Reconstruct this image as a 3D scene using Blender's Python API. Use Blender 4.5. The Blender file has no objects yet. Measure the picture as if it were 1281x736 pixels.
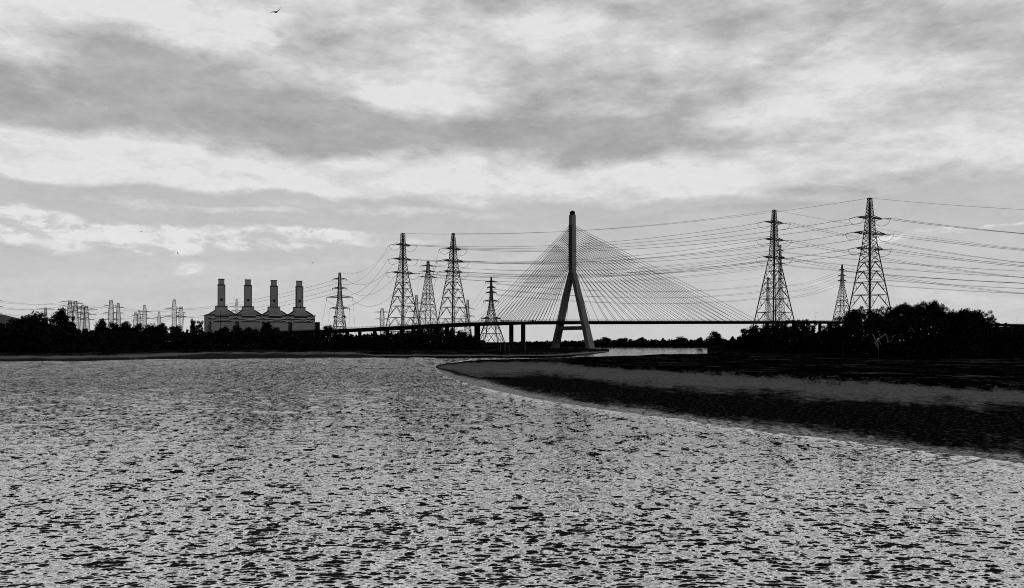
import bpy, math, random
import numpy as np
from mathutils import Vector, Matrix, noise as mnoise
random.seed(7); np.random.seed(7)
R = math.radians
F = 1100.0; CX = 640.5; HY = 428.0; CH = 7.0      # focal length in photo pixels, horizon row, eye height in metres
scene = bpy.context.scene
# ------------------------------------------------------------------ camera
cam = bpy.data.cameras.new('camera'); camo = bpy.data.objects.new('camera', cam)
scene.collection.objects.link(camo); scene.camera = camo
camo.location = (0, 0, CH); camo.rotation_euler = (R(90), 0, 0)
cam.sensor_width = 36; cam.lens = F / 1281 * 36; cam.shift_y = (HY - 368) / 1281
cam.clip_start = 0.5; cam.clip_end = 60000
scene.view_settings.view_transform = 'Standard'; scene.view_settings.look = 'None'
scene.view_settings.exposure = 0.0; scene.view_settings.gamma = 1.0
scene.cycles.filter_width = 1.0; scene.cycles.max_bounces = 6; scene.cycles.diffuse_bounces = 2; scene.cycles.glossy_bounces = 3
scene.cycles.caustics_reflective = False; scene.cycles.caustics_refractive = False
# ------------------------------------------------------------------ sun and sky
SUN_EL, SUN_AZ = 35.0, 140.0
sl = bpy.data.lights.new('sun', 'SUN'); sl.energy = 0.5; sl.angle = R(25); sl.color = (1, 1, 1)
so = bpy.data.objects.new('sun', sl); scene.collection.objects.link(so)
sd = Vector((math.sin(R(SUN_AZ)) * math.cos(R(SUN_EL)), math.cos(R(SUN_AZ)) * math.cos(R(SUN_EL)), math.sin(R(SUN_EL))))
so.rotation_euler = sd.to_track_quat('Z', 'Y').to_euler(); so.location = (0, 0, 300)
W = bpy.data.worlds.new('World'); scene.world = W; W.use_nodes = True
nt = W.node_tree; N = nt.nodes; L = nt.links; N.clear()
def nd(t, tree=None, **k):
    n = (tree or nt).nodes.new(t)
    for a, b in k.items(): setattr(n, a, b)
    return n
def mth(op, a, b=None, c=None, tree=None, clamp=False):
    tr = tree or nt
    n = tr.nodes.new('ShaderNodeMath'); n.operation = op; n.use_clamp = clamp
    for i, v in enumerate((a, b, c)):
        if v is None: continue
        if isinstance(v, (int, float)): n.inputs[i].default_value = v
        else: tr.links.new(v, n.inputs[i])
    return n.outputs[0]
def mapr(v, a, b, c, d, smooth=True, tree=None):
    tr = tree or nt
    n = tr.nodes.new('ShaderNodeMapRange')
    if smooth: n.interpolation_type = 'SMOOTHSTEP'
    tr.links.new(v, n.inputs[0])
    for i, x in enumerate((a, b, c, d)): n.inputs[i + 1].default_value = x
    return n.outputs[0]
tc = nd('ShaderNodeTexCoord'); sep = nd('ShaderNodeSeparateXYZ'); L.new(tc.outputs['Generated'], sep.inputs[0])
az = mth('ARCTAN2', sep.outputs[0], sep.outputs[1]); el = mth('ARCSINE', sep.outputs[2])
comb = nd('ShaderNodeCombineXYZ'); L.new(az, comb.inputs[0]); L.new(el, comb.inputs[1])
def noise_tex(vec, scale, detail, sx=1, sy=1, rough=0.55, tree=None, off=(0, 0, 0), dist=0.0, sz=1):
    tr = tree or nt
    m = tr.nodes.new('ShaderNodeMapping'); m.inputs['Scale'].default_value = (sx, sy, sz); m.inputs['Location'].default_value = off
    tr.links.new(vec, m.inputs[0])
    n = tr.nodes.new('ShaderNodeTexNoise'); n.inputs['Scale'].default_value = scale; n.inputs['Detail'].default_value = detail
    n.inputs['Roughness'].default_value = rough; n.inputs['Distortion'].default_value = dist
    tr.links.new(m.outputs[0], n.inputs['Vector']); return n
wn = noise_tex(comb.outputs[0], 5.0, 6, 1, 2.2, 0.6)
sub = nd('ShaderNodeVectorMath', operation='SUBTRACT'); L.new(wn.outputs['Color'], sub.inputs[0]); sub.inputs[1].default_value = (.5, .5, .5)
scl = nd('ShaderNodeVectorMath', operation='MULTIPLY'); L.new(sub.outputs[0], scl.inputs[0]); scl.inputs[1].default_value = (.20, .07, 0)
wv = nd('ShaderNodeVectorMath', operation='ADD'); L.new(comb.outputs[0], wv.inputs[0]); L.new(scl.outputs[0], wv.inputs[1])
def dirp(px, py):
    x = (px - CX) / F; z = (HY - py) / F
    return math.atan(x), math.atan(z / math.sqrt(1 + x * x))
acc = None
def blob(px, py, rx, ry, rot, w, hard=0.7):
    global acc
    a, e = dirp(px, py)
    m = nd('ShaderNodeMapping', vector_type='TEXTURE'); L.new(wv.outputs[0], m.inputs[0])
    m.inputs['Location'].default_value = (a, e, 0); m.inputs['Rotation'].default_value = (0, 0, R(rot)); m.inputs['Scale'].default_value = (rx / F, ry / F, 1)
    g = nd('ShaderNodeTexGradient', gradient_type='SPHERICAL'); L.new(m.outputs[0], g.inputs[0])
    s = mapr(g.outputs['Fac'], 0.0, hard, 0.0, w)
    acc = s if acc is None else mth('ADD', acc, s)
for b in [  # heavy grey bands
    (170, 72, 190, 52, -6, -.10), (40, 118, 240, 56, 0, -.11), (330, 120, 330, 66, -8, -.10), (520, 168, 330, 44, -4, -.10),
    (250, 165, 330, 34, 0, -.06), (730, 140, 190, 95, -5, -.09), (660, 195, 260, 20, 0, -.06), (830, 170, 180, 34, -6, -.07),
    (700, 8, 260, 34, 0, -.08), (990, 160, 110, 17, 0, -.06), (1210, 40, 190, 62, -15, -.08), (1000, 15, 160, 30, 0, -.05),
    (390, 40, 60, 34, 30, -.07), (230, 205, 130, 14, -6, -.07), (1130, 222, 220, 16, 0, -.07), (880, 120, 120, 30, 20, -.04),
    (640, 30, 60, 60, 0, -.03), (1010, 60, 90, 16, 25, -.05),
    # bright breaks
    (240, 22, 200, 44, -4, .09), (20, 20, 110, 60, 0, .10), (420, 100, 150, 22, -4, .05), (475, 108, 100, 30, -10, .08, .9), (560, 128, 110, 44, 6, .10, .9), (520, 95, 60, 24, 20, .05),
    (150, 212, 360, 58, -3, .11), (60, 172, 190, 26, -2, .10), (640, 212, 420, 40, 0, .08), (1000, 225, 420, 40, 0, .05),
    (350, 48, 26, 11, 0, .10), (700, 50, 120, 44, -10, .06), (1060, 110, 260, 44, 12, .05), (880, 75, 150, 36, 10, .04), (560, 22, 120, 30, 0, .05)]:
    blob(*b)
highcloud = acc; acc = None
for b in [(35, 293, 90, 28, -4, .13, .35), (110, 299, 90, 13, -2, .10, .4), (205, 302, 60, 19, 0, .13, .35), (330, 302, 110, 14, -2, .10, .4),
          (440, 303, 130, 10, 0, .06, .4), (238, 335, 26, 9, 8, .07, .8), (250, 337, 18, 6, 0, .05, .9), (30, 314, 70, 13, 0, -.05), (500, 264, 200, 9, 0, .05), (260, 266, 160, 6, 0, .05),
          (1160, 291, 140, 4.5, 0, .10, .4), (620, 330, 500, 10, 2, .02), (1150, 365, 240, 10, -4, .03), (900, 262, 200, 8, 3, -.03)]:
    blob(*b)
lowcloud = acc
f1 = noise_tex(comb.outputs[0], 7, 9, 1, 3.2, 0.6, dist=.25); f2 = noise_tex(comb.outputs[0], 24, 8, 1, 2.4, 0.66, off=(3, 1, 0), dist=.2); f4 = noise_tex(comb.outputs[0], 60, 6, 1, 2.0, 0.7, off=(1, 6, 0)); f3 = noise_tex(comb.outputs[0], 3.0, 3, 1, 3, .5, off=(7, 2, 0))
fb = mth('ADD', mth('MULTIPLY', mth('SUBTRACT', f1.outputs['Fac'], .5), .42), mth('MULTIPLY', mth('SUBTRACT', f2.outputs['Fac'], .5), .27))
# separate wv elevation: the lower edge of the high cloud sheet
sep2 = nd('ShaderNodeSeparateXYZ'); L.new(wv.outputs[0], sep2.inputs[0])
e247 = math.atan((HY - 249) / F)
sheet = mapr(mth('ADD', sep2.outputs[1], mth('MULTIPLY', mth('SUBTRACT', f3.outputs['Fac'], .5), .03)), e247 - .006, e247 + .006, 0, 1)
hi = mth('ADD', mth('ADD', mth('MULTIPLY', highcloud, .8), mth('MULTIPLY', fb, .75)), .79)
lo = mth('ADD', mth('ADD', mth('MULTIPLY', lowcloud, mapr(f2.outputs['Fac'], .36, .62, .1, 1.0)), mth('MULTIPLY', fb, .16)), mapr(el, 0, .2, .785, .735, False))
disp = mth('ADD', mth('MULTIPLY', hi, sheet), mth('MULTIPLY', lo, mth('SUBTRACT', 1.0, sheet)))
disp = mth('MULTIPLY', mth('SUBTRACT', disp, .775), 1.4); disp = mth('ADD', disp, .785); tx = mth('ADD', mth('MULTIPLY', mth('SUBTRACT', f1.outputs['Fac'], .5), .26), mth('MULTIPLY', mth('SUBTRACT', f2.outputs['Fac'], .5), .16))
disp = mth('MAXIMUM', disp, mth('ADD', .672, tx)); disp = mth('MINIMUM', disp, mth('MINIMUM', mth('ADD', .905, mth('MULTIPLY', tx, 1.5)), .89)); disp = mth('ADD', disp, mth('MULTIPLY', mth('SUBTRACT', f4.outputs['Fac'], .5), .06))
lin = mth('POWER', disp, 2.2)
top = mth('ADD', mapr(el, R(25), R(42), 1.0, .02), mth('MULTIPLY', mapr(el, R(21.5), R(25), 0, .55), mapr(el, R(26), R(30), 1, 0))); back = mapr(sep.outputs[1], -.2, .5, .3, 1.0)  # unseen sky shaped: bright band added for water glints, darkened overhead and behind
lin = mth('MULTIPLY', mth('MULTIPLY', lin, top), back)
sky = nd('ShaderNodeTexSky', sky_type='NISHITA'); sky.sun_disc = False
sky.sun_elevation = R(SUN_EL); sky.sun_rotation = R(SUN_AZ)
bw = nd('ShaderNodeRGBToBW'); L.new(sky.outputs[0], bw.inputs[0])
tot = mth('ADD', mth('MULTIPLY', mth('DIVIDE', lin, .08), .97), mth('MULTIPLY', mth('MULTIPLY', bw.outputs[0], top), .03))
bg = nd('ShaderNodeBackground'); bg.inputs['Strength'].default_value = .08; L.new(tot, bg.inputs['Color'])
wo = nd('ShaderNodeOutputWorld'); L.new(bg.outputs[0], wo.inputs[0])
W.cycles.sampling_method = 'MANUAL'; W.cycles.sample_map_resolution = 512
# ------------------------------------------------------------------ helpers
COL = scene.collection
class MB:
    def __init__(s): s.v = []; s.f = []
    def poly(s, pts, faces):
        b = len(s.v); s.v += [tuple(p) for p in pts]; s.f += [tuple(b + i for i in f) for f in faces]; return s
    def box(s, x0, x1, y0, y1, z0, z1):
        return s.poly([(x0,y0,z0),(x1,y0,z0),(x1,y1,z0),(x0,y1,z0),(x0,y0,z1),(x1,y0,z1),(x1,y1,z1),(x0,y1,z1)],
               [(3,2,1,0),(4,5,6,7),(0,1,5,4),(1,2,6,5),(2,3,7,6),(3,0,4,7)])
    def bar(s, p, q, w, w2=None, n=4, up=None):
        p = Vector(p); q = Vector(q); d = q - p
        if d.length < 1e-6: return s
        d.normalize(); u = Vector(up) if up else (Vector((0, 0, 1)) if abs(d.z) < .9 else Vector((0, 1, 0)))
        a = d.cross(u).normalized(); b = a.cross(d).normalized(); w2 = w if w2 is None else w2
        pts = []
        for c, r in ((p, w / 2), (q, w2 / 2)):
            for i in range(n):
                t = 2 * math.pi * (i + .5) / n
                k = r * (1.414 if n == 4 else 1)
                pts.append(c + a * math.cos(t) * k + b * math.sin(t) * k)
        fs = [(i, (i + 1) % n, n + (i + 1) % n, n + i) for i in range(n)] + [tuple(range(n))[::-1], tuple(range(n, 2 * n))]
        return s.poly(pts, fs)
    def tube(s, pts, r, n=5):
        rings = []
        m = len(pts); pts = [Vector(p) for p in pts]
        b0 = len(s.v)
        for i, p in enumerate(pts):
            d = (pts[min(i + 1, m - 1)] - pts[max(i - 1, 0)]).normalized()
            u = Vector((0, 0, 1)) if abs(d.z) < .9 else Vector((0, 1, 0))
            a = d.cross(u).normalized(); b = a.cross(d)
            rr = r[i] if isinstance(r, (list, tuple)) else r
            for k in range(n):
                t = 2 * math.pi * k / n; s.v.append(tuple(p + a * math.cos(t) * rr + b * math.sin(t) * rr))
        for i in range(m - 1):
            for k in range(n):
                s.f.append((b0 + i*n + k, b0 + i*n + (k+1) % n, b0 + (i+1)*n + (k+1) % n, b0 + (i+1)*n + k))
        s.f.append(tuple(b0 + k for k in range(n))[::-1]); s.f.append(tuple(b0 + (m-1)*n + k for k in range(n)))
        return s
    def build(s, name, mat, parent=None, smooth=False):
        me = bpy.data.meshes.new(name); me.from_pydata(s.v, [], s.f); me.update()
        if smooth: me.polygons.foreach_set('use_smooth', [True] * len(me.polygons))
        me.materials.append(mat)
        o = bpy.data.objects.new(name, me); COL.objects.link(o)
        if parent: o.parent = parent
        return o
def empty(name, loc=(0, 0, 0), rz=0):
    o = bpy.data.objects.new(name, None); COL.objects.link(o); o.location = loc; o.rotation_euler = (0, 0, rz); o.empty_display_size = 1; return o
def tag(o, label=None, cat=None, group=None, kind=None):
    for k, v in (('label', label), ('category', cat), ('group', group), ('kind', kind)):
        if v: o[k] = v
    return o
def P(px, py, Y): return Vector(((px - CX) / F * Y, Y, CH + (HY - py) / F * Y))
def gx(px, Y): return (px - CX) / F * Y
def zof(py, Y): return CH + (HY - py) / F * Y
def material(name, col, rough=.8, spec=.2, var=0.0, vscale=1.0, bump=0.0, stretch=(1, 1, 1), metal=0):
    m = bpy.data.materials.new(name); m.use_nodes = True; t = m.node_tree; b = t.nodes['Principled BSDF']
    b.inputs['Roughness'].default_value = rough; b.inputs['Specular IOR Level'].default_value = spec; b.inputs['Metallic'].default_value = metal
    tcn = t.nodes.new('ShaderNodeTexCoord')
    n = noise_tex(tcn.outputs['Object'], vscale, 6, stretch[0], stretch[1], .6, tree=t, sz=stretch[2])
    v = mapr(n.outputs['Fac'], .3, .7, col * (1 - var), col * (1 + var), False, tree=t)
    c = t.nodes.new('ShaderNodeCombineColor')
    for i in range(3): t.links.new(v, c.inputs[i])
    t.links.new(c.outputs[0], b.inputs['Base Color'])
    if bump:
        bp = t.nodes.new('ShaderNodeBump'); bp.inputs['Strength'].default_value = bump; t.links.new(n.outputs['Fac'], bp.inputs['Height']); t.links.new(bp.outputs[0], b.inputs['Normal'])
    return m
M = dict(
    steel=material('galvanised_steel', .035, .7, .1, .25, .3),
    wire=material('conductor_wire', .03, .8, .05),
    glass=material('insulator_glass', .03, .5, .2),
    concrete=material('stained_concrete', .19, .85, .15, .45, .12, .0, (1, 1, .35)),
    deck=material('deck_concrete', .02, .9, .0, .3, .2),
    stay=material('stay_sheath', .05, .6, .1),
    bark=material('bark', .012, .9, .05, .3, 2),
    leaf=material('foliage', .012, .9, .0, .5, .5),
    clad=material('ribbed_cladding', .3, .7, .15, .12, .08, 0, (1, 1, .2)),
    clad2=material('pale_cladding', .5, .6, .2, .2, .1, 0, (1, 1, .3)),
    darkpanel=material('dark_louvre', .02, .8, .05, .2, .5),
    pale=material('pale_render', .2, .7, .1, .2, .3),
    bird=material('plumage', .03, .8, .05), wood=material('weathered_wood', .07, .9, .05, .4, 2),
    rust=material('bleached_metal', .25, .6, .2, .3, 2), hill=material('hazed_hill_grass', .16, .95, .0, .25, .002))  # hill tone lightened to stand in for haze
# ------------------------------------------------------------------ terrain
def curve(tab):
    xs = [t[0] for t in tab]
    return lambda px, j: float(np.interp(px, xs, [t[j + 1] for t in tab]))
def n1(x, y, s): return mnoise.fractal(Vector((x * s, y * s, .3)), 1.0, 2.1, 5)
RT = curve([  # px, water line, end of wet fringe, end of dark shingle, end of bare mud, back edge of marsh, height factor
    (545, 460.3, 460.1, 459.9, 459.6, 459.2, .03), (553, 467.5, 463, 461.5, 457, 456, .25), (575, 477, 468, 466, 454.5, 453, .4), (600, 484.5, 474, 471, 453, 450.5, .55),
    (630, 491, 481, 471, 452, 449.5, .65), (660, 497.5, 489, 468, 452.5, 448.8, .75), (700, 504, 496, 470, 455, 447.8, .85), (777, 516, 508, 481, 461, 445, 1),
    (850, 524, 517, 486, 465, 442.8, 1), (900, 532.5, 525, 489, 468, 442, 1), (1050, 551, 541, 499, 475, 440, 1), (1281, 580, 568, 506, 488, 440, 1),
    (1600, 625, 610, 520, 500, 440, 1), (2600, 760, 740, 580, 540, 440, 1), (4500, 1100, 1080, 760, 700, 440, 1)])
LT = curve([  # px, water line, top of mud, start of marsh
    (-3500, 640, 600, 560), (-1500, 500, 488, 470), (-600, 462, 457, 446), (0, 452.5, 448.5, 445), (100, 452, 448.5, 445), (180, 450, 447, 443), (260, 449.2, 442.5, 441), (350, 448.6, 442.3, 440.5), (440, 447.9, 443, 441), (480, 447.6, 445.7, 444.6),
    (545, 447.1, 445.9, 445), (600, 446.9, 445.9, 445), (700, 446.2, 445.2, 444.2), (735, 444.2, 442.4, 440), (752, 442, 440.8, 439.4), (763, 440.4, 439.9, 439.3)])
def gy(py, z): return (CH - z) * F / (py - HY)
def right_profile(px):
    j = n1(px, 3, .013) * (1.4 if px > 560 else .2); g = RT(px, 5)
    e0, e1, e2, e3, e4 = [RT(px, k) for k in range(0, 5)]
    sc = lambda e: (e - HY) / 60
    e0 += n1(px, 9, .03) * .9 * sc(e0) * (0 if px < 552 else 1); e1 += n1(px, 1, .06) * 2.0 * sc(e1); e2 += n1(px, 5, .05) * 5 * sc(e2); e3 += n1(px, 7, .06) * 4.5 * sc(e3)
    e1 = min(e1, e0 - .1); e2 = min(e2, e1 - .1); e3 = min(e3, e2 - .1); e4 = min(e4, e3 - .2)
    z4 = 1.1 * g + .9 * max(0, min(1, (px - 700) / 80))
    k = [(gy(e0, 0) - 2, -.6 * g - .05, 0), (gy(e0, 0), 0, 0), (gy(e1, .12 * g), .12 * g, 1), (gy(e2, .42 * g), .42 * g, 2), (gy(e3, .85 * g), .85 * g, 3)]
    Y3 = k[-1][0]
    land = max(0, min(1, (px - 880) / 30)); rise = max(0, min(1, (px - 1120) / 90))
    k.append((Y3 + 3, .85 * g + .5 * g * max(0, min(1, (px - 640) / 80)), 3.2))
    Y4 = max(gy(e4, z4), Y3 + 12); k.append((Y4, z4, 3.2))
    zd = -1.0 * (1 - land) + 2.0 * land
    k.append((Y4 + 12, zd if land < 1 else 2.3, 3.2)); k.append((max(560, Y4 + 60), zd * (1 - land) + land * (2.6 + 5 * rise), 3.2))
    k.append((900, zd * (1 - land) + land * (3 + 14 * rise), 3.2)); k.append((1080, zd * (1 - land) + land * (4 + 22 * rise), 3.2)); k.append((1600, -1 * (1 - land) + land * 4, 3.2))
    return k
def left_profile(px):
    e0, e1, e2 = [LT(px, k) for k in range(0, 3)]
    sc = (e0 - HY) / 20
    e0 += n1(px, 19, .02) * .5 * sc; e1 += n1(px, 11, .03) * 1.0 * sc; e2 += n1(px, 15, .04) * 1.0 * sc
    if px > 750: e0 = LT(px, 0)
    e1 = min(e1, e0 - .15); e2 = min(e2, e1 - .15)
    tip = 1 - max(0, min(1, (px - 735) / 28)); drop = max(0, min(1, (px - 655) / 25))
    k = [(gy(e0, 0) - 4, -.6, 1), (gy(e0, 0), 0, 1.2), (gy(e1, .7 * tip), .7 * tip, 2)]
    k.append((max(gy(e2, 1.2 * tip), k[-1][0] + 6), 1.2 * tip, 3)); k.append((k[-1][0] + 60, 1.7 * tip, 3.2)); Y = k[-1][0]
    k.append((max(Y + 30, 840), 1.8 * tip, 3.2)); k.append((max(Y + 50, 875), 1.9 * (1 - drop) - 1.0 * drop, 3.2))
    k.append((1300, 1.9 * (1 - drop) - 1.0 * drop, 3.2)); k.append((1700, .3 * (1 - drop) - 1 * drop, 3.2))
    return k
def terrain(name, prof, pxs, mat, nsub=(3, 3, 8, 12, 10, 3, 12, 4, 10, 10, 4, 6)):
    V = []; Fc = []; Z = []; rows = None
    for px in pxs:
        k = prof(px); col = []
        for i in range(len(k) - 1):
            m = nsub[min(i, len(nsub) - 1)]
            for q in range(m):
                t = q / m; Y = k[i][0] + (k[i+1][0] - k[i][0]) * t; z = k[i][1] + (k[i+1][1] - k[i][1]) * t
                col.append((Y, z, k[i][2] + (k[i+1][2] - k[i][2]) * t))
        col.append(k[-1])
        rows = len(col)
        for (Y, z, w) in col:
            X = gx(px, Y); nz = 0
            if z > 0.02: nz = n1(X, Y, .05) * .22 * min(1, z) + n1(X + 50, Y * .6, .6) * .035 * min(1, z * 4)
            V.append((X, Y, z + nz)); Z.append(w)
    for i in range(len(pxs) - 1):
        for j in range(rows - 1):
            a = i * rows + j; Fc.append((a, a + rows, a + rows + 1, a + 1))
    me = bpy.data.meshes.new(name); me.from_pydata(V, [], Fc); me.update()
    at = me.attributes.new('zone', 'FLOAT', 'POINT'); at.data.foreach_set('value', Z)
    me.polygons.foreach_set('use_smooth', [True] * len(me.polygons)); me.materials.append(mat)
    o = bpy.data.objects.new(name, me); COL.objects.link(o); o['kind'] = 'structure'; return o
def ground_material(name, cw, cd, cm, cv):
    m = bpy.data.materials.new(name); m.use_nodes = True; t = m.node_tree; b = t.nodes['Principled BSDF']
    geo = t.nodes.new('ShaderNodeNewGeometry'); at = t.nodes.new('ShaderNodeAttribute'); at.attribute_name = 'zone'
    nb = noise_tex(geo.outputs['Position'], .12, 7, 1, .45, .65, tree=t)
    nh = noise_tex(geo.outputs['Position'], 1.5, 6, .8, .5, .75, tree=t, off=(3, 3, 0))
    zn = mth('ADD', at.outputs['Fac'], mth('ADD', mth('MULTIPLY', mth('SUBTRACT', nb.outputs['Fac'], .5, tree=t), 1.1, tree=t), mth('MULTIPLY', mth('SUBTRACT', nh.outputs['Fac'], .5, tree=t), 1.5, tree=t), tree=t), tree=t)
    nf = noise_tex(geo.outputs['Position'], 4.0, 6, .5, .3, .8, tree=t, off=(4, 0, 0))
    cr = t.nodes.new('ShaderNodeValToRGB'); r = cr.color_ramp
    mr = mapr(zn, 0, 4, 0, 1, False, tree=t); t.links.new(mr, cr.inputs[0])
    pts = [(0, cw), (.14, cw * .7), (.24, cd), (.46, cd * 1.1), (.56, cm), (.7, cm * .9), (.76, cv), (1, cv)]
    r.elements[0].position = 0; r.elements[0].color = (pts[0][1],) * 3 + (1,); r.elements[1].position = 1; r.elements[1].color = (pts[-1][1],) * 3 + (1,)
    for p, c in pts[1:-1]:
        e = r.elements.new(p); e.color = (c, c, c, 1)
    # thin pale creek edges and mud pans lying across the dark marsh
    ns = noise_tex(geo.outputs['Position'], .06, 6, .5, 1.6, .6, tree=t, off=(9, 5, 0))
    st = mapr(mth('ABSOLUTE', mth('SUBTRACT', ns.outputs['Fac'], .53, tree=t), tree=t), .004, .018, 1, 0, True, tree=t)
    nk = noise_tex(geo.outputs['Position'], .05, 3, 1, 1, .5, tree=t, off=(1, 5, 3))
    st = mth('MULTIPLY', mth('MULTIPLY', st, mapr(nk.outputs['Fac'], .5, .6, 0, 1, True, tree=t), tree=t), mapr(at.outputs['Fac'], 3.14, 3.2, 0, 1, True, tree=t), tree=t)
    mx = t.nodes.new('ShaderNodeMix'); mx.data_type = 'RGBA'; t.links.new(st, mx.inputs[0]); t.links.new(cr.outputs[0], mx.inputs[6]); mx.inputs[7].default_value = (.14, .14, .14, 1)
    ng = noise_tex(geo.outputs['Position'], 5.0, 4, .6, .45, .6, tree=t, off=(8, 2, 0))
    spk = mth('MULTIPLY', mth('MULTIPLY', mapr(ng.outputs['Fac'], .54, .66, 0, .075, True, tree=t), mapr(at.outputs['Fac'], 1.6, 2.3, 1, 0, True, tree=t), tree=t), mapr(at.outputs['Fac'], .5, 1.0, 0, 1, True, tree=t), tree=t)
    var = mapr(nf.outputs['Fac'], .36, .66, .45, 1.7, False, tree=t)
    sc = t.nodes.new('ShaderNodeVectorMath'); sc.operation = 'SCALE'; t.links.new(mx.outputs[2], sc.inputs[0]); t.links.new(var, sc.inputs[3])
    av = t.nodes.new('ShaderNodeVectorMath'); av.operation = 'ADD'; t.links.new(sc.outputs[0], av.inputs[0]); t.links.new(spk, av.inputs[1]); t.links.new(av.outputs[0], b.inputs['Base Color'])
    wet = mth('MULTIPLY', mapr(zn, .35, 1.1, 1, 0, True, tree=t), mapr(ng.outputs['Fac'], .42, .54, .1, 1, True, tree=t), tree=t)
    pool = noise_tex(geo.outputs['Position'], .05, 4, .5, 1, .5, tree=t, off=(2, 1, 0))
    b.inputs['Roughness'].default_value = .5
    t.links.new(mapr(wet, 0, 1, .75, .15, False, tree=t), b.inputs['Roughness'])
    t.links.new(mapr(wet, 0, 1, .0, 1.0, False, tree=t), b.inputs['Specular IOR Level'])
    bp = t.nodes.new('ShaderNodeBump'); bp.inputs['Strength'].default_value = .9; bp.inputs['Distance'].default_value = .25
    nn = noise_tex(geo.outputs['Position'], 1.6, 6, .7, 1, .75, tree=t); t.links.new(nn.outputs['Fac'], bp.inputs['Height']); t.links.new(bp.outputs[0], b.inputs['Normal'])
    return m
MG = ground_material('tidal_mud', .06, .006, .21, .003)
MG2 = ground_material('left_bank_mud', .06, .03, .24, .003)
rp = list(np.arange(545, 560, 1.5)) + list(np.arange(560, 1330, 3)) + list(np.arange(1330, 2000, 12)) + list(np.arange(2000, 4501, 100))
terrain('mudflat', right_profile, [float(p) for p in rp], MG)
lp = list(np.arange(-3500, -600, 100)) + list(np.arange(-600, -30, 12)) + list(np.arange(-30, 764, 3))
terrain('riverbank', left_profile, [float(p) for p in lp], MG2)
def ground_z(px, Y, side):
    k = (right_profile if side == 'r' else left_profile)(px)
    return max(.3, float(np.interp(Y, [a[0] for a in k], [a[1] for a in k])))
# far shore and the land reaching the horizon
V = []; Fc = []; fx = [-14000, -6000, -2500, -1000, -400] + list(range(-100, 700, 25)) + [900, 1500, 3000, 7000, 14000]
for x in fx:
    ye = 1150 + (40 * mnoise.noise(Vector((x * .004, 0, 0)))) - max(0, min(110, (x - 100) * .8))
    for Y, z in ((ye - 10, -.6), (ye, 0), (ye + 25, .5), (ye + 80, .9), (ye + 600, 1.1), (3500, 1.2), (7000, 1.3), (24000, 1.5)): V.append((x, Y, z))
for i in range(len(fx) - 1):
    for j in range(7): a = i * 8 + j; Fc.append((a, a + 8, a + 9, a + 1))
me = bpy.data.meshes.new('far_shore'); me.from_pydata(V, [], Fc); me.materials.append(material('far_fields', .008, .95, .0, .4, .01)); o = bpy.data.objects.new('far_shore', me); COL.objects.link(o); o['kind'] = 'structure'
# far hills low on the left
mb = MB(); hv = []
for i in range(61):
    t = i / 60; px = -420 + t * 470; Yh = 7000
    hgt = (26 * math.exp(-((px + 40) / 95) ** 2) + 14 * math.exp(-((px - 5) / 35) ** 2)  + 12 * math.exp(-((px + 300) / 120) ** 2)) / F * Yh
    for q, (dy, f) in enumerate(((-900, 0), (-500, .55), (-150, .93), (0, 1), (400, .8), (1200, 0))):
        hv.append((gx(px, Yh), Yh + dy, 3 + hgt * f * (1 + .05 * n1(i, q, .4)) - (6 if f == 0 else 0)))
hf = [(i*6+j, (i+1)*6+j, (i+1)*6+j+1, i*6+j+1) for i in range(60) for j in range(5)]
mb.poly(hv, hf); tag(mb.build('hills', M['hill'], smooth=True), kind='structure')
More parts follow.
